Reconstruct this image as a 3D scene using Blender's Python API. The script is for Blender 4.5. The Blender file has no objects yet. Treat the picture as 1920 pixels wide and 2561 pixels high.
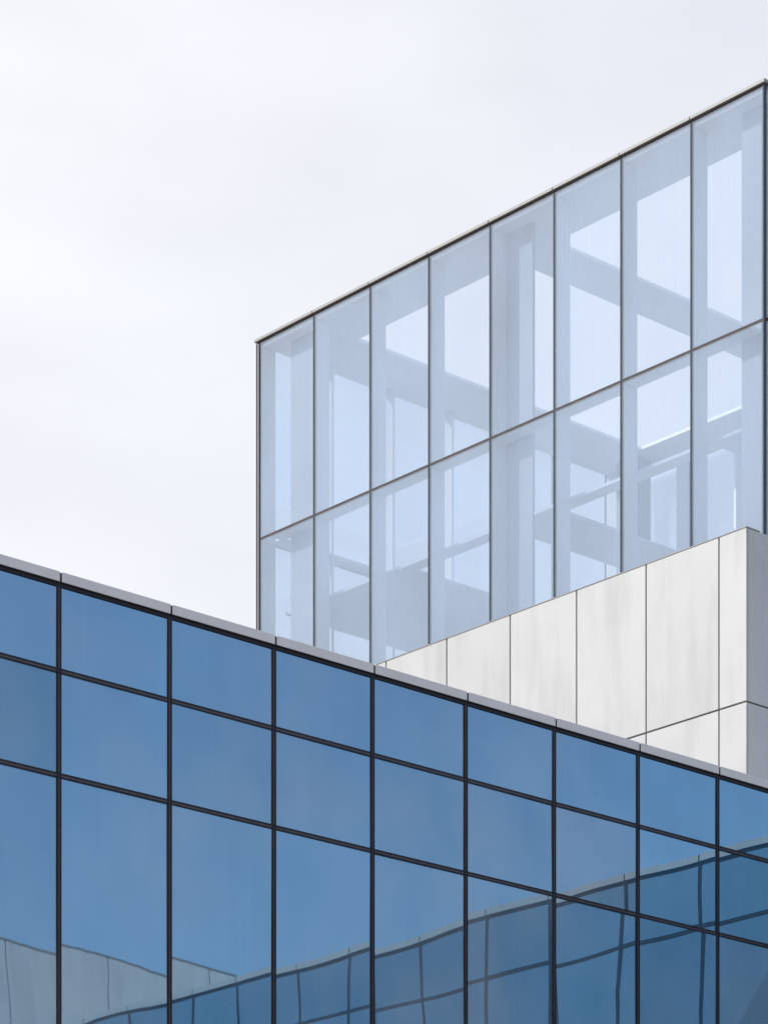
import bpy, bmesh, math, random
from mathutils import Vector
R = math.radians
rnd = random.Random(7)
sc = bpy.context.scene
col = sc.collection

# ------------------------------------------------------------------ camera
EYE = 1.6
cam_data = bpy.data.cameras.new('camera')
cam = bpy.data.objects.new('camera', cam_data)
col.objects.link(cam)
cam.location = (0, 0, EYE)
cam.rotation_euler = (R(90), 0, -math.atan2(0.6658, 0.7461))
cam_data.sensor_fit = 'AUTO'
cam_data.sensor_width = 36
cam_data.lens = 36 * 6638 / 2211.6
cam_data.shift_y = (3637.8 - 1105.8) / 2211.6
cam_data.clip_start = 0.1
cam_data.clip_end = 6000
sc.camera = cam

# ------------------------------------------------------------------ sky and sun
SUN_AZ = -88 + math.degrees(math.atan2(0.6658, 0.7461))   # clockwise from +Y
SUN_EL = 38
world = bpy.data.worlds.new('World')
sc.world = world
world.use_nodes = True
nt = world.node_tree
bg = nt.nodes['Background']
sky = nt.nodes.new('ShaderNodeTexSky')
sky.sky_type = 'NISHITA'
sky.sun_disc = False
sky.sun_elevation = R(SUN_EL)
sky.sun_rotation = R(SUN_AZ)
sky.air_density = 1.0
sky.dust_density = 2.0
sky.ozone_density = 1.0
# high thin cloud, whitest around the sun and thinning smoothly into open blue on the far side
az, el = R(SUN_AZ), R(SUN_EL)
to_sun = Vector((math.sin(az) * math.cos(el), math.cos(az) * math.cos(el), math.sin(el)))
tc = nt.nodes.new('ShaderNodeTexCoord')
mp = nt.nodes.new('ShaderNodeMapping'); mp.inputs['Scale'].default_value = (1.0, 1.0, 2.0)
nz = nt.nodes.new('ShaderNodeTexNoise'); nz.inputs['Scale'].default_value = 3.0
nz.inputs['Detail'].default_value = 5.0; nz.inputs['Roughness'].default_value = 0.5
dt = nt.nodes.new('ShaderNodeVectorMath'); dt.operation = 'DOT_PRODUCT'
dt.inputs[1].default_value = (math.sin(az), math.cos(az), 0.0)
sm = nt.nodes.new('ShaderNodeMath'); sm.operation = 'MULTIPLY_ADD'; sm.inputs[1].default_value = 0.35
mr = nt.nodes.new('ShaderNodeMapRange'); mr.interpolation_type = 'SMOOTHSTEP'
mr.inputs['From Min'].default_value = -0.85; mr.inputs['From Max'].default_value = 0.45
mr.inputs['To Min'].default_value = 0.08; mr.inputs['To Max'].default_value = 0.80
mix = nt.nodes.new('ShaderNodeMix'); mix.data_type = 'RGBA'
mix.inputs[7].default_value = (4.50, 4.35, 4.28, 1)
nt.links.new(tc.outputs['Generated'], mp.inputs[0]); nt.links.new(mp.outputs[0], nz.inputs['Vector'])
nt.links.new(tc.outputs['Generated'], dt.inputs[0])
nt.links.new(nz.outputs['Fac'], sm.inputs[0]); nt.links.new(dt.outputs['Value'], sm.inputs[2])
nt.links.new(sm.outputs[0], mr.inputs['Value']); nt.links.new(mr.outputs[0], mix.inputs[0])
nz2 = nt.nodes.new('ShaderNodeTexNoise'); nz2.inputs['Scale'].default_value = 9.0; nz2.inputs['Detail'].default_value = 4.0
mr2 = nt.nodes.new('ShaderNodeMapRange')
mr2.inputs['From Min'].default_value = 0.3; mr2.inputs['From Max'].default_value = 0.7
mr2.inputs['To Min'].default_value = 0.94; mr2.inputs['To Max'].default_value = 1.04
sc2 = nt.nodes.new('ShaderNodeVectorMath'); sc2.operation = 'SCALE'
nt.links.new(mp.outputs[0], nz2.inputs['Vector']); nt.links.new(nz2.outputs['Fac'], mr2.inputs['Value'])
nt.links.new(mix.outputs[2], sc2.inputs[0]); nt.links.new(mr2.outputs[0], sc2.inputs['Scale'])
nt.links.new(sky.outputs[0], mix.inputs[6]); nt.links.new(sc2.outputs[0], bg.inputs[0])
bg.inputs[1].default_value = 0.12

sd = bpy.data.lights.new('sun', 'SUN')
sd.energy = 2.0; sd.angle = R(0.6); sd.color = (1.0, 0.975, 0.94)
sun = bpy.data.objects.new('sun', sd); col.objects.link(sun)
sun.rotation_euler = to_sun.to_track_quat('Z', 'Y').to_euler()
sun.location = (0, 0, 60)

sc.view_settings.view_transform = 'Standard'
sc.view_settings.look = 'None'
sc.view_settings.gamma = 1
sc.view_settings.exposure = 1.0
sc.view_settings.use_curve_mapping = False
sc.cycles.transparent_max_bounces = 24
sc.cycles.max_bounces = 10
sc.cycles.caustics_reflective = False
sc.cycles.caustics_refractive = False

# ------------------------------------------------------------------ helpers
def add_box(bm, x0, x1, y0, y1, z0, z1):
    v = [bm.verts.new(p) for p in ((x0, y0, z0), (x1, y0, z0), (x1, y1, z0), (x0, y1, z0),
                                   (x0, y0, z1), (x1, y0, z1), (x1, y1, z1), (x0, y1, z1))]
    for f in ((3, 2, 1, 0), (4, 5, 6, 7), (0, 1, 5, 4), (1, 2, 6, 5), (2, 3, 7, 6), (3, 0, 4, 7)):
        bm.faces.new([v[i] for i in f])

def mesh_of(name, bm, mat, smooth=False, bevel=0.0):
    if bevel:
        bmesh.ops.bevel(bm, geom=list(bm.edges), offset=bevel, segments=1, affect='EDGES')
    bmesh.ops.recalc_face_normals(bm, faces=bm.faces)
    me = bpy.data.meshes.new(name)
    bm.to_mesh(me); bm.free()
    me.materials.append(mat)
    if smooth:
        for p in me.polygons: p.use_smooth = True
    return me

def link(name, me, parent=None, loc=(0, 0, 0), rotz=0.0):
    o = bpy.data.objects.new(name, me)
    col.objects.link(o)
    o.parent = parent
    o.location = loc
    o.rotation_euler = (0, 0, rotz)
    return o

def box_obj(name, mat, parent, x0, x1, y0, y1, z0, z1, bevel=0.0):
    """a box part with its origin at the middle of its base"""
    cx, cy = (x0 + x1) / 2, (y0 + y1) / 2
    bm = bmesh.new()
    add_box(bm, x0 - cx, x1 - cx, y0 - cy, y1 - cy, 0, z1 - z0)
    p = parent.location if parent else Vector((0, 0, 0))
    return link(name, mesh_of(name, bm, mat, bevel=bevel), parent, (cx - p.x, cy - p.y, z0 - p.z))

def thing(name, label, cat, loc):
    o = bpy.data.objects.new(name, None)
    col.objects.link(o); o.location = loc
    o.empty_display_size = 0.5
    o['label'] = label; o['category'] = cat
    return o

# ------------------------------------------------------------------ materials
def new_mat(name):
    m = bpy.data.materials.new(name); m.use_nodes = True
    n = m.node_tree.nodes; n.clear()
    out = n.new('ShaderNodeOutputMaterial')
    return m, m.node_tree, out

def node(t, kind, **kw):
    n = t.nodes.new(kind)
    for k, v in kw.items(): setattr(n, k, v)
    return n

def noise(t, vec, scale, detail=3.0, rough=0.55):
    n = node(t, 'ShaderNodeTexNoise')
    n.inputs['Scale'].default_value = scale; n.inputs['Detail'].default_value = detail
    n.inputs['Roughness'].default_value = rough
    t.links.new(vec, n.inputs['Vector'])
    return n.outputs['Fac']

def remap(t, v, a, b, c, d):
    n = node(t, 'ShaderNodeMapRange')
    n.inputs['From Min'].default_value = a; n.inputs['From Max'].default_value = b
    n.inputs['To Min'].default_value = c; n.inputs['To Max'].default_value = d
    t.links.new(v, n.inputs['Value'])
    return n.outputs[0]

def local_vec(t, scale=(1, 1, 1)):
    """object coordinates shifted by a random amount per object"""
    tc = node(t, 'ShaderNodeTexCoord'); oi = node(t, 'ShaderNodeObjectInfo')
    mul = node(t, 'ShaderNodeMath', operation='MULTIPLY'); mul.inputs[1].default_value = 57.0
    t.links.new(oi.outputs['Random'], mul.inputs[0])
    add = node(t, 'ShaderNodeVectorMath', operation='ADD')
    t.links.new(tc.outputs['Object'], add.inputs[0]); t.links.new(mul.outputs[0], add.inputs[1])
    mp = node(t, 'ShaderNodeMapping'); mp.inputs['Scale'].default_value = scale
    t.links.new(add.outputs[0], mp.inputs[0])
    return mp.outputs[0], oi.outputs['Random']

def math_n(t, op, a, b):
    n = node(t, 'ShaderNodeMath', operation=op)
    for i, v in enumerate((a, b)):
        if isinstance(v, (int, float)): n.inputs[i].default_value = v
        else: t.links.new(v, n.inputs[i])
    return n.outputs[0]

def scaled_color(t, rgb, fac):
    n = node(t, 'ShaderNodeVectorMath', operation='SCALE')
    n.inputs[0].default_value = rgb
    t.links.new(fac, n.inputs['Scale'])
    return n.outputs[0]

def plain(name, rgb, rough=0.6, metal=0.0, var=0.06, scale=1.5, stretch=(1, 1, 1), spec=0.5):
    m, t, out = new_mat(name)
    p = node(t, 'ShaderNodeBsdfPrincipled')
    p.inputs['Roughness'].default_value = rough; p.inputs['Metallic'].default_value = metal
    p.inputs['Specular IOR Level'].default_value = spec
    v, r = local_vec(t, stretch)
    f = remap(t, noise(t, v, scale, 5), 0.25, 0.75, 1 - var, 1 + var)
    t.links.new(scaled_color(t, rgb, f), p.inputs['Base Color'])
    t.links.new(p.outputs[0], out.inputs[0])
    return m

def mirror_glass(name, tint, body, dirt=0.10, rough=0.012, pane_var=0.06):
    """dark blue reflective glazing: tinted mirror coat over a dark body, with rain streaks"""
    m, t, out = new_mat(name)
    v, r = local_vec(t, (7.0, 7.0, 0.35))
    v2, _ = local_vec(t, (0.9, 0.9, 0.7))
    v3, _ = local_vec(t, (11.0, 11.0, 0.3))
    streak = remap(t, noise(t, v, 1.0, 4), 0.3, 0.7, 1 - 0.25 * dirt, 1 + 0.15 * dirt)
    cloud = remap(t, noise(t, v2, 1.0, 2), 0.3, 0.7, 1 - 0.5 * dirt, 1 + 0.5 * dirt)
    pv = remap(t, r, 0, 1, 1 - pane_var, 1 + pane_var)
    k = math_n(t, 'MULTIPLY', math_n(t, 'MULTIPLY', streak, cloud), pv)
    g = node(t, 'ShaderNodeBsdfGlossy'); g.inputs['Roughness'].default_value = rough
    t.links.new(scaled_color(t, tint, k), g.inputs['Color'])
    d = node(t, 'ShaderNodeBsdfDiffuse')
    fine = remap(t, noise(t, v3, 1.0, 3), 0.55, 0.85, 1.0, 1.18)
    t.links.new(scaled_color(t, body, fine), d.inputs['Color'])
    mx = node(t, 'ShaderNodeMixShader'); mx.inputs[0].default_value = 0.75
    t.links.new(d.outputs[0], mx.inputs[1]); t.links.new(g.outputs[0], mx.inputs[2])
    # uneven film of dust that drifts across neighbouring panes
    ge = node(t, 'ShaderNodeNewGeometry')
    wp = node(t, 'ShaderNodeMapping'); wp.inputs['Scale'].default_value = (0.22, 0.22, 0.30); wp.inputs['Location'].default_value = (3.1, 0.4, 1.7)
    t.links.new(ge.outputs['Position'], wp.inputs[0])
    film = math_n(t, 'MULTIPLY', remap(t, noise(t, wp.outputs[0], 1.0, 3), 0.42, 0.68, 0.0, 0.17), remap(t, noise(t, v2, 1.0, 2), 0.3, 0.7, 0.5, 1.5))
    fd = node(t, 'ShaderNodeBsdfDiffuse'); fd.inputs['Color'].default_value = (0.50, 0.49, 0.50, 1)
    mf = node(t, 'ShaderNodeMixShader')
    t.links.new(film, mf.inputs[0]); t.links.new(mx.outputs[0], mf.inputs[1]); t.links.new(fd.outputs[0], mf.inputs[2])
    t.links.new(mf.outputs[0], out.inputs[0])
    return m

def clear_glass(name, tint, dirt=(0.62, 0.70, 0.80), dirt_amt=0.10):
    """clear pane that lets the sky through: tinted transmission, Fresnel reflection, a film of dust"""
    m, t, out = new_mat(name)
    tr = node(t, 'ShaderNodeBsdfTransparent')
    v, r = local_vec(t, (16.0, 16.0, 0.22))
    v2, _ = local_vec(t, (0.6, 0.6, 0.35))
    st = remap(t, noise(t, v, 1.0, 4), 0.35, 0.75, 0.93, 1.10)
    cl = remap(t, noise(t, v2, 1.0, 2), 0.3, 0.7, 0.75, 1.25)
    pv = remap(t, r, 0, 1, 0.975, 1.0)
    t.links.new(scaled_color(t, tint, pv), tr.inputs['Color'])
    d = node(t, 'ShaderNodeBsdfDiffuse'); d.inputs['Color'].default_value = (*dirt, 1)
    tl = node(t, 'ShaderNodeBsdfTranslucent'); tl.inputs['Color'].default_value = (*dirt, 1)
    film = node(t, 'ShaderNodeMixShader'); film.inputs[0].default_value = 0.4
    t.links.new(d.outputs[0], film.inputs[1]); t.links.new(tl.outputs[0], film.inputs[2])
    mx = node(t, 'ShaderNodeMixShader')
    t.links.new(math_n(t, 'MULTIPLY', math_n(t, 'MULTIPLY', st, cl), dirt_amt), mx.inputs[0])
    t.links.new(tr.outputs[0], mx.inputs[1]); t.links.new(film.outputs[0], mx.inputs[2])
    g = node(t, 'ShaderNodeBsdfGlossy'); g.inputs['Roughness'].default_value = 0.0
    g.inputs['Color'].default_value = (0.85, 0.93, 1.0, 1)
    fr = node(t, 'ShaderNodeFresnel'); fr.inputs['IOR'].default_value = 1.45
    mx2 = node(t, 'ShaderNodeMixShader')
    ge = node(t, 'ShaderNodeNewGeometry')     # reflect once per sheet, on its outer side only
    t.links.new(math_n(t, 'MULTIPLY', math_n(t, 'MULTIPLY', fr.outputs[0], 1.8), math_n(t, 'SUBTRACT', 1.0, ge.outputs['Backfacing'])), mx2.inputs[0])
    t.links.new(mx.outputs[0], mx2.inputs[1]); t.links.new(g.outputs[0], mx2.inputs[2])
    t.links.new(mx2.outputs[0], out.inputs[0])
    return m

def cladding(name, rgb, stain=0.20):
    """pale stone panel: faint mottling, soft grey run-off stains, fine grain"""
    m, t, out = new_mat(name)
    p = node(t, 'ShaderNodeBsdfPrincipled'); p.inputs['Roughness'].default_value = 0.55
    v, r = local_vec(t, (2.6, 2.6, 0.4))
    v2, _ = local_vec(t, (1, 1, 1))
    run = remap(t, noise(t, v, 1.0, 4), 0.48, 0.82, 1.0, 1 - stain)
    mot = remap(t, noise(t, v2, 1.1, 3), 0.3, 0.7, 0.95, 1.03)
    gr = remap(t, noise(t, v2, 60, 2), 0.3, 0.7, 0.98, 1.02)
    pv = remap(t, r, 0, 1, 0.975, 1.015)
    k = math_n(t, 'MULTIPLY', math_n(t, 'MULTIPLY', run, mot), math_n(t, 'MULTIPLY', gr, pv))
    t.links.new(scaled_color(t, rgb, k), p.inputs['Base Color'])
    b = node(t, 'ShaderNodeBump'); b.inputs['Strength'].default_value = 0.08; b.inputs['Distance'].default_value = 0.004
    t.links.new(noise(t, v2, 30, 4), b.inputs['Height']); t.links.new(b.outputs[0], p.inputs['Normal'])
    t.links.new(p.outputs[0], out.inputs[0])
    return m

M_BLUE = mirror_glass('blue_mirror_glass', (0.212, 0.33, 0.42), (0.10, 0.28, 0.50), dirt=0.10)
M_WING = mirror_glass('brightened_blue_mirror_glass', (0.31, 0.47, 0.62), (0.13, 0.34, 0.60), dirt=0.10)  # same blue glass, colour lightened to stand in for brighter light on the wing
M_TEAL = mirror_glass('teal_mirror_glass', (0.15, 0.25, 0.33), (0.08, 0.26, 0.44))
M_DUSTY = mirror_glass('dusty_mirror_glass', (0.225, 0.315, 0.39), (0.15, 0.28, 0.46), dirt=0.14)
M_FRAME = plain('dark_anodised_frame', (0.014, 0.012, 0.018), 0.5, 0.0, 0.25, 6, spec=0.25)
M_GROOVE = plain('frame_groove', (0.055, 0.052, 0.065), 0.5, 0.0, 0.3, 9)
M_COPING = plain('grey_metal_coping', (0.60, 0.59, 0.60), 0.5, 0.0, 0.06, 2.0)
M_CORE = plain('dark_backing', (0.02, 0.02, 0.024), 0.8)
M_CLEAR = clear_glass('clear_glass', (0.93, 0.958, 0.986), (0.54, 0.66, 0.84), 0.24)
M_SLIM = plain('slim_grey_mullion', (0.05, 0.062, 0.082), 0.7, 0.0, 0.15, 3, spec=0.15)
M_RAIL = plain('bronze_transom', (0.075, 0.062, 0.062), 0.7, 0.0, 0.15, 3, spec=0.15)
M_CAP = plain('pale_metal_cap', (0.23, 0.23, 0.227), 0.5, 0.0, 0.05, 3)
M_FIN = plain('white_painted_steel', (0.74, 0.76, 0.79), 0.5, 0.0, 0.03, 1.5)
M_SLAB = plain('white_ceiling', (0.76, 0.77, 0.79), 0.7, 0.0, 0.03, 0.7)
M_GALLERY = plain('grey_gallery_floor', (0.68, 0.71, 0.75), 0.7, 0.0, 0.03, 0.7)
M_COLUMN = plain('grey_painted_column', (0.40, 0.43, 0.48), 0.6, 0.0, 0.03, 0.7)
M_WHITE = cladding('white_cladding', (0.443, 0.457, 0.47))
M_STONE = cladding('pale_stone', (0.78, 0.73, 0.75), 0.22)
M_JOINT = plain('grey_joint', (0.16, 0.16, 0.155), 0.8)
M_PAVE = plain('paving', (0.30, 0.29, 0.28), 0.8, 0.0, 0.2, 0.4)

# ------------------------------------------------------------------ ground
bm = bmesh.new()
S = 2500
bm.faces.new([bm.verts.new(p) for p in ((-S, -S, 0), (S, -S, 0), (S, S, 0), (-S, S, 0))])
g = link('ground', mesh_of('ground', bm, M_PAVE)); g['kind'] = 'structure'

# ------------------------------------------------------------------ blue glass building (an L: front range and a wing towards the right)
W = 1.5
FY = 27.0                                    # front plane, facing -Y
MX0 = 19.41                                  # a mullion of the front
WX = MX0 + 9 * W                             # wing plane, facing -X (inner corner of the L)
TOP = 11.96 + EYE
blue = thing('glass_office_building',
             'low office building with dark framed deep blue mirror glass front and grey coping',
             'building', (MX0, FY, 0))

def local(parent, x, y, z):
    p = parent.location
    return (x - p.x, y - p.y, z - p.z)

# direction frames: along-vector u and outward normal n of each facade, as a rotation about Z of a pane
# modelled in x (along), -y (outward), z (up)
FRONT, WING = 0.0, R(-90)                    # FRONT faces -Y; WING faces -X

def pane_mesh(w, h, mat, seed, amp):
    """slightly bowed and tilted sheet, 20 mm thick"""
    q = random.Random(seed)
    n = 6
    tx, tz = q.gauss(0, 0.0019), q.gauss(0, 0.0022)
    bow = amp * q.uniform(0.5, 1.25)
    ph, ph2 = q.uniform(0, 6), q.uniform(0, 6)
    tw = q.gauss(0, 0.0007)
    bm = bmesh.new()
    gridv = []
    for j in range(n + 1):
        row = []
        for i in range(n + 1):
            u, v = i / n - 0.5, j / n - 0.5
            d = bow * (1 - 4 * u * u) * (1 - 4 * v * v) + tx * u * w + tz * v * h + tw * u * v * w * h
            d += 0.0011 * math.sin(1.7 * u * w + 2.3 * v * h + ph2) + amp * 0.30 * math.sin(2.6 * u * w + ph) * math.cos(1.9 * v * h + ph2)
            row.append(bm.verts.new((u * w, -d, v * h)))
        gridv.append(row)
    for j in range(n):
        for i in range(n):
            f = bm.faces.new((gridv[j][i], gridv[j][i + 1], gridv[j + 1][i + 1], gridv[j + 1][i]))
            f.smooth = True
    # back sheet and rim
    back = [bm.verts.new((x * w / 2, 0.02, z * h / 2)) for x, z in ((-1, -1), (1, -1), (1, 1), (-1, 1))]
    bm.faces.new(back[::-1])
    dup = {v: bm.verts.new(v.co) for r_ in gridv for v in r_ if abs(abs(v.co.x) - w / 2) < 1e-6 or abs(abs(v.co.z) - h / 2) < 1e-6}
    rim = [[gridv[0][i] for i in range(n + 1)], [gridv[j][n] for j in range(n + 1)],
           [gridv[n][n - i] for i in range(n + 1)], [gridv[n - j][0] for j in range(n + 1)]]
    for k in range(4):
        bm.faces.new([dup[v] for v in rim[k][::-1]] + [back[k], back[(k + 1) % 4]])
    me = bpy.data.meshes.new('pane')
    bm.normal_update()
    bm.to_mesh(me); bm.free()
    me.materials.append(mat)
    return me

def bar_mesh(name, length, width, proud, vertical, mats):
    """pressure plate with two dark lips and a lighter groove between them (runs along x or z, outward is -y)"""
    bm = bmesh.new()
    lip = width * 0.30
    def seg(a0, a1, d0, d1, mi):
        k = len(bm.faces)
        if vertical: add_box(bm, a0, a1, -d1, -d0, 0, length)
        else: add_box(bm, -length / 2, length / 2, -d1, -d0, a0, a1)
        bm.faces.ensure_lookup_table()
        for f in bm.faces[k:]: f.material_index = mi
    seg(-width / 2, width / 2, -0.05, proud * 0.5, 1)
    seg(-width / 2 - 0.0015, -width / 2 + lip, -0.045, proud, 0)
    seg(width / 2 - lip, width / 2 + 0.0015, -0.045, proud, 0)
    me = mesh_of(name, bm, mats[0]); me.materials.append(mats[1])
    return me

ROWS_FRONT = [TOP - 0.15, 10.905 + EYE, 9.778 + EYE, 6.70 + EYE, 5.60 + EYE, 2.50 + EYE, 1.40 + EYE, 0.10]
ROWS_WING = [TOP - 0.15, 10.905 + EYE, 6.70 + EYE, 5.60 + EYE, 2.50 + EYE, 0.10]

def curtain(parent, rot, origin, cols, rows, special=None, seed=0, base=None):
    """origin: point on the facade plane at mullion 0; cols: first..last mullion index along the facade"""
    c, s = math.cos(rot), math.sin(rot)
    def at(u, d, z):                          # u along, d outward
        return (origin[0] + u * c + d * s, origin[1] + u * s - d * c, z)
    i0, i1 = cols
    cache = {}
    for k in range(len(rows) - 1):
        z1, z0 = rows[k], rows[k + 1]
        h = z1 - z0
        for i in range(i0, i1):
            mat = base or M_BLUE
            if special and (i, k) in special: mat = special[(i, k)]
            me = pane_mesh(W - 0.03, h - 0.02, mat, seed + 97 * i + 13 * k, 0.0016 if h < 1.6 else 0.0026)
            link('pane', me, parent, local(parent, *at((i + 0.5) * W, 0, (z0 + z1) / 2)), rot)
    H = rows[0] - rows[-1]
    mm = bar_mesh('mullion', H, 0.053, 0.013, True, (M_FRAME, M_GROOVE))
    for i in range(i0, i1 + 1):
        link('mullion', mm, parent, local(parent, *at(i * W, 0, rows[-1])), rot)
    L = (i1 - i0) * W
    tm = bar_mesh('transom', L, 0.054, 0.010, False, (M_FRAME, M_GROOVE))
    for z in rows[1:]:
        link('transom', tm, parent, local(parent, *at((i0 + i1) / 2 * W, 0, z)), rot)
    # head frame just under the coping
    bm = bmesh.new(); add_box(bm, -L / 2, L / 2, -0.011, 0.05, 0, 0.042)
    link('head_frame', mesh_of('head_frame', bm, M_FRAME), parent, local(parent, *at((i0 + i1) / 2 * W, 0, TOP - 0.152)), rot)
    # coping in one length per bay with open joints over a dark gutter
    bm = bmesh.new(); add_box(bm, -L / 2, L / 2, -0.036, 0.30, 0, 0.10)
    link('coping_backing', mesh_of('coping_backing', bm, M_CORE), parent, local(parent, *at((i0 + i1) / 2 * W, 0, TOP - 0.11)), rot)
    bm = bmesh.new(); add_box(bm, -W / 2 + 0.014, W / 2 - 0.014, -0.045, 0.34, 0, 0.108)
    cm = mesh_of('coping_panel', bm, M_COPING, bevel=0.004)
    for i in range(i0, i1):
        link('coping_panel', cm, parent, local(parent, *at((i + 0.5) * W, 0, TOP - 0.108)), rot)

special = {(-1, 1): M_TEAL, (5, 1): M_DUSTY, (7, 2): M_DUSTY}
curtain(blue, FRONT, (MX0, FY), (-6, 9), ROWS_FRONT, special, 100)
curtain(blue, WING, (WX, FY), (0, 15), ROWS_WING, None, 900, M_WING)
box_obj('building_core', M_CORE, blue, MX0 - 6 * W, WX + 14, FY + 0.06, 30.40, 0, TOP - 0.2)
box_obj('wing_core', M_CORE, blue, WX + 0.06, WX + 14.002, FY - 15 * W, FY + 0.058, 0, TOP - 0.203)
box_obj('roof_deck', M_COPING, blue, MX0 - 6 * W + 0.01, WX + 13.9, FY + 0.36, 30.38, TOP - 0.199, TOP - 0.10)

# ------------------------------------------------------------------ white clad building behind it
AW = 34.82                                   # front plane, facing -X
BC = 30.85                                   # end plane, facing -Y
ZW = 17.41 + EYE
white = thing('white_clad_building', 'white panel clad block behind the blue glass building, below the clear glass storey', 'building', (AW, BC, 0))
# joints of the front, found from the end corner
q0, dq = 1.68683589e-4, -3.64491686e-6
joints = []
for i in range(-4, 6):
    q = q0 + dq * i
    joints.append((q * 6638.16 / 0.7461 - 0.6658) / 0.7461 * AW)
joints = sorted([BC + 0.0] + joints)
zrows = [ZW, 14.78 + EYE, 12.0 + EYE, 9.3 + EYE, 6.6 + EYE, 3.9 + EYE, 1.2 + EYE, 0.05]
J = 0.014
panel_cache = {}
def panel(x0, x1, y0, y1, z0, z1, mat, parent):
    box_obj('cladding_panel', mat, parent, x0, x1, y0, y1, z0, z1, bevel=0.003)
for k in range(len(zrows) - 1):
    for j in range(len(joints) - 1):
        y0, y1 = joints[j] + (0 if j == 0 else J), joints[j + 1] - J
        panel(AW, AW + 0.035, y0, y1, zrows[k + 1] + J, zrows[k] - (0.016 if k == 0 else J), M_WHITE, white)
    xs = [AW + 0.047, AW + 1.55, AW + 3.05, AW + 4.55, AW + 6.05, AW + 7.55, AW + 9.05, AW + 10.4]
    for j in range(len(xs) - 1):
        panel(xs[j] + (0 if j == 0 else J), xs[j + 1] - J, BC, BC + 0.035, zrows[k + 1] + J, zrows[k] - (0.016 if k == 0 else J), M_WHITE, white)
YB = joints[-1]
box_obj('wall_core', M_JOINT, white, AW + 0.030, AW + 10.45, BC + 0.030, YB, 0, ZW - 0.03)
# thin folded cap along the parapet
box_obj('parapet_cap', M_CAP, white, AW - 0.008, AW + 0.30, BC - 0.008, YB, ZW - 0.014, ZW)

# ------------------------------------------------------------------ clear glass storey on top
AG = 35.26
AR = AG + 6.5 * W                            # rear glass plane
b_m = []                                     # mullions of the front, from the end corner
q0, dq = 1.73228511e-4, -3.56768659e-6
for i in range(0, 7):
    q = q0 + dq * i
    b_m.append((q * 6638.16 / 0.7461 - 0.6658) / 0.7461 * AG)
B0, B1 = BC + 0.004, 42.94
b_m = sorted(b_m)
a_m = [AG + W * k for k in range(1, 7)]
ZT = 24.26 + EYE
ZM = 20.67 + EYE
ZB = ZW - 0.02
glassb = thing('glass_rooftop_storey', 'pale clear glass storey with slim grey mullions, open white roof beams seen inside', 'building', (AG, B0, ZB))

def flat_pane(face, plane, s0, s1, z0, z1):
    """clear pane in plane x=const ('x') or y=const ('y'), 16 mm thick"""
    g_ = 0.010
    if face == 'x': box_obj('pane', M_CLEAR, glassb, plane, plane + 0.016, s0 + g_, s1 - g_, z0 + g_, z1 - g_)
    else: box_obj('pane', M_CLEAR, glassb, s0 + g_, s1 - g_, plane, plane + 0.016, z0 + g_, z1 - g_)

fb = [B0 + 0.035] + b_m + [B1 - 0.06]
fa = [AG + 0.03] + a_m + [AR - 0.03]
levels = [(ZB, ZM), (ZM, ZT - 0.05)]
for z0, z1 in levels:
    for s0, s1 in zip(fb[:-1], fb[1:]):
        flat_pane('x', AG, s0, s1, z0, z1)
        flat_pane('x', AR - 0.016, s0, s1, z0, z1)
    for s0, s1 in zip(fa[:-1], fa[1:]):
        flat_pane('y', B0 + 0.004, s0, s1, z0, z1)
        flat_pane('y', B1 - 0.02, s0, s1, z0, z1)
mw = 0.016
for y in b_m:
    box_obj('mullion', M_SLIM, glassb, AG - 0.006, AG + 0.04, y - mw, y + mw, ZB, ZT - 0.06)
    box_obj('mullion', M_SLIM, glassb, AR - 0.04, AR + 0.02, y - mw, y + mw, ZB, ZT - 0.06)
    box_obj('fin', M_FIN, glassb, AG + 0.042, AG + 0.34, y - 0.03, y + 0.03, ZB, ZT - 0.12)
    box_obj('fin', M_FIN, glassb, AR - 0.34, AR - 0.042, y - 0.03, y + 0.03, ZB, ZT - 0.12)
for x in a_m:
    box_obj('mullion', M_SLIM, glassb, x - mw, x + mw, B0 - 0.018, B0 + 0.04, ZB, ZT - 0.06)
    box_obj('mullion', M_SLIM, glassb, x - mw, x + mw, B1 - 0.04, B1 + 0.02, ZB, ZT - 0.06)
    box_obj('fin', M_FIN, glassb, x - 0.03, x + 0.03, B1 - 0.34, B1 - 0.042, ZB, ZT - 0.12)
    box_obj('fin', M_FIN, glassb, x - 0.03, x + 0.03, B0 + 0.042, B0 + 0.34, ZB, ZT - 0.12)
# corner posts: two dark edges with a pale strip between
box_obj('corner_post', M_SLIM, glassb, AG - 0.021, AG + 0.03, B1 - 0.006, B1 + 0.016, ZB, ZT - 0.06)
box_obj('corner_strip', M_CAP, glassb, AG - 0.012, AG + 0.03, B1 - 0.050, B1 - 0.006, ZB, ZT - 0.06)
box_obj('corner_post', M_SLIM, glassb, AG - 0.018, AG + 0.03, B1 - 0.066, B1 - 0.050, ZB, ZT - 0.06)
box_obj('corner_post', M_SLIM, glassb, AG - 0.020, AG + 0.03, B0 + 0.012, B0 + 0.038, ZB, ZT - 0.06)
box_obj('corner_post', M_SLIM, glassb, AR - 0.03, AR + 0.018, B0, B0 + 0.034, ZB, ZT - 0.06)
box_obj('corner_post', M_SLIM, glassb, AR - 0.03, AR + 0.018, B1 - 0.034, B1, ZB, ZT - 0.06)
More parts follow.
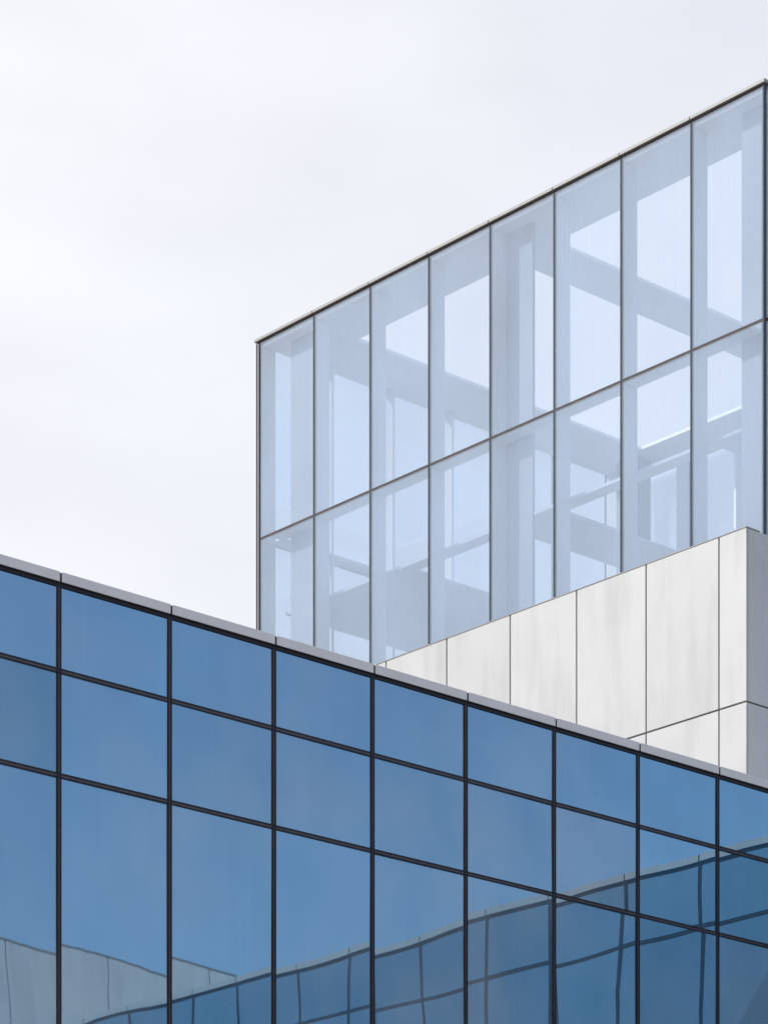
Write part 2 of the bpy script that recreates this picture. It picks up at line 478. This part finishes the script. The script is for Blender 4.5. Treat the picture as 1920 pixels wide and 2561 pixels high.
# transoms outside, white shelf behind them inside
box_obj('transom', M_RAIL, glassb, AG - 0.004, AG + 0.038, B0 + 0.001, B1 + 0.005, ZM - 0.017, ZM + 0.017)
box_obj('transom', M_RAIL, glassb, AR - 0.038, AR + 0.018, B0 + 0.03, B1 - 0.03, ZM - 0.020, ZM + 0.020)
box_obj('transom', M_RAIL, glassb, AG + 0.04, AR - 0.04, B0 - 0.014, B0 + 0.038, ZM - 0.021, ZM + 0.021)
box_obj('transom', M_RAIL, glassb, AG + 0.04, AR - 0.04, B1 - 0.038, B1 + 0.016, ZM - 0.021, ZM + 0.021)
box_obj('shelf', M_FIN, glassb, AG + 0.044, AG + 0.32, B0 + 0.35, B1 - 0.35, ZM - 0.035, ZM + 0.03)
box_obj('shelf', M_FIN, glassb, AG + 0.35, AR - 0.35, B1 - 0.32, B1 - 0.044, ZM - 0.035, ZM + 0.03)
# roof edge: pale cap over a dark reveal
box_obj('head_frame', M_RAIL, glassb, AG - 0.008, AG + 0.03, B0 + 0.002, B1 + 0.01, ZT - 0.050, ZT - 0.028)
box_obj('head_frame', M_FRAME, glassb, AG + 0.101, AR - 0.03, B0 - 0.012, B0 + 0.10, ZT - 0.058, ZT - 0.024)
box_obj('head_frame', M_FRAME, glassb, AG + 0.101, AR - 0.03, B1 - 0.10, B1 + 0.012, ZT - 0.058, ZT - 0.024)
ends = [B0 - 0.02] + b_m + [B1 + 0.05]
for s0, s1 in zip(ends[:-1], ends[1:]):
    box_obj('cap_strip', M_CAP, glassb, AG - 0.045, AG + 0.16, s0 + 0.006, s1 - 0.006, ZT - 0.027, ZT + 0.024, bevel=0.003)
box_obj('cap_strip', M_CAP, glassb, AG + 0.163, AR + 0.03, B0 - 0.03, B0 + 0.16, ZT - 0.023, ZT + 0.017, bevel=0.003)
box_obj('cap_strip', M_CAP, glassb, AG + 0.163, AR + 0.03, B1 - 0.16, B1 + 0.04, ZT - 0.023, ZT + 0.017, bevel=0.003)

def slab(name, mat, x0, x1, y0, y1, z0, z1, holes):
    """flat slab with rectangular openings (each hole: hx0,hx1,hy0,hy1), as one mesh"""
    xs = sorted({x0, x1, *[h[0] for h in holes], *[h[1] for h in holes]})
    ys = sorted({y0, y1, *[h[2] for h in holes], *[h[3] for h in holes]})
    solid = lambda cx, cy: (x0 < cx < x1 and y0 < cy < y1) and not any(h[0] < cx < h[1] and h[2] < cy < h[3] for h in holes)
    bm = bmesh.new(); vd = {}
    p = glassb.location
    def V(x, y, z):
        k = (round(x, 4), round(y, 4), z)
        if k not in vd: vd[k] = bm.verts.new((x - p.x, y - p.y, z - p.z))
        return vd[k]
    for i in range(len(xs) - 1):
        for j in range(len(ys) - 1):
            a, b, c, d = xs[i], xs[i + 1], ys[j], ys[j + 1]
            if not solid((a + b) / 2, (c + d) / 2): continue
            bm.faces.new((V(a, c, z0), V(a, d, z0), V(b, d, z0), V(b, c, z0)))
            bm.faces.new((V(a, c, z1), V(b, c, z1), V(b, d, z1), V(a, d, z1)))
            e = 1e-3
            if not solid(a - e, (c + d) / 2): bm.faces.new((V(a, c, z0), V(a, c, z1), V(a, d, z1), V(a, d, z0)))
            if not solid(b + e, (c + d) / 2): bm.faces.new((V(b, c, z0), V(b, d, z0), V(b, d, z1), V(b, c, z1)))
            if not solid((a + b) / 2, c - e): bm.faces.new((V(a, c, z0), V(b, c, z0), V(b, c, z1), V(a, c, z1)))
            if not solid((a + b) / 2, d + e): bm.faces.new((V(a, d, z0), V(a, d, z1), V(b, d, z1), V(b, d, z0)))
    return link(name, mesh_of(name, bm, mat), glassb)

ZC = 24.135 + EYE
slab('roof_frame', M_SLAB, AG + 0.041, AR - 0.105, B0 + 0.105, B1 - 0.105, ZC, ZC + 0.06,
     [(36.38, 43.75, 37.42, 41.5), (36.38, 43.75, 32.3, 36.5)])
slab('gallery_floor', M_GALLERY, AG + 0.36, AR - 0.36, B0 + 0.36, B1 - 0.36, 19.30 + EYE, 19.35 + EYE,
     [(35.9, 43.7, 36.95, 39.4), (35.9, 43.7, 32.3, 35.8)])
box_obj('floor', M_SLAB, glassb, AG + 0.36, AR - 0.36, B0 + 0.36, B1 - 0.36, ZB, ZB + 0.05)
box_obj('fin', M_FIN, glassb, AG + 0.042, AG + 0.34, B1 - 0.10, B1 - 0.05, ZB, ZT - 0.12)
for x0, x1, y0, y1 in ((35.60, 35.66, 36.22, 37.25), (35.56, 36.2, 31.2, 31.6), (35.56, 35.95, 41.75, 42.36),
                       (43.9, 44.3, 36.55, 37.2), (43.9, 44.3, 41.75, 42.3), (43.9, 44.3, 31.2, 31.8)):
    box_obj('column', M_COLUMN, glassb, x0, x1, y0, y1, ZB, ZC - 0.002)

# ------------------------------------------------------------------ stone building across the courtyard (seen only in the mirror glass)
SY = -10.0
stone = thing('stone_clad_building', 'grey stone clad building mirrored in the lowest blue panes at the left', 'building', (46, SY, 0))
def stone_x(px):                              # where a mirrored joint falls on the stone front
    bv = 2 * FY - SY
    return (6638.16 / (8266.76 - px) / 0.6658 - 0.7461) / 0.6658 * bv
PX = stone_x(242) - stone_x(31)
ZS = 0
bv = 2 * FY - SY
xs0 = stone_x(300)
ZS = (3637.8 - 2072) / 6638.16 * (0.6658 * xs0 + 0.7461 * bv) + EYE
sx = [stone_x(242) + PX * k for k in range(-9, 8)]
sz = [ZS, ZS - 3.4, ZS - 6.8, ZS - 10.2, ZS - 13.6, ZS - 17.0, 0.05]
for k in range(len(sz) - 1):
    for j in range(len(sx) - 1):
        panel(sx[j] + 0.03, sx[j + 1] - 0.03, SY - 0.05, SY, sz[k + 1] + 0.02, sz[k] - 0.02, M_STONE, stone)
box_obj('wall_core', M_JOINT, stone, sx[0], sx[-1], SY - 14, SY - 0.03, 0, ZS - 0.05)
box_obj('parapet_cap', M_CAP, stone, sx[0] - 0.01, sx[-1] + 0.01, SY - 0.4, SY + 0.02, ZS - 0.018, ZS + 0.03)
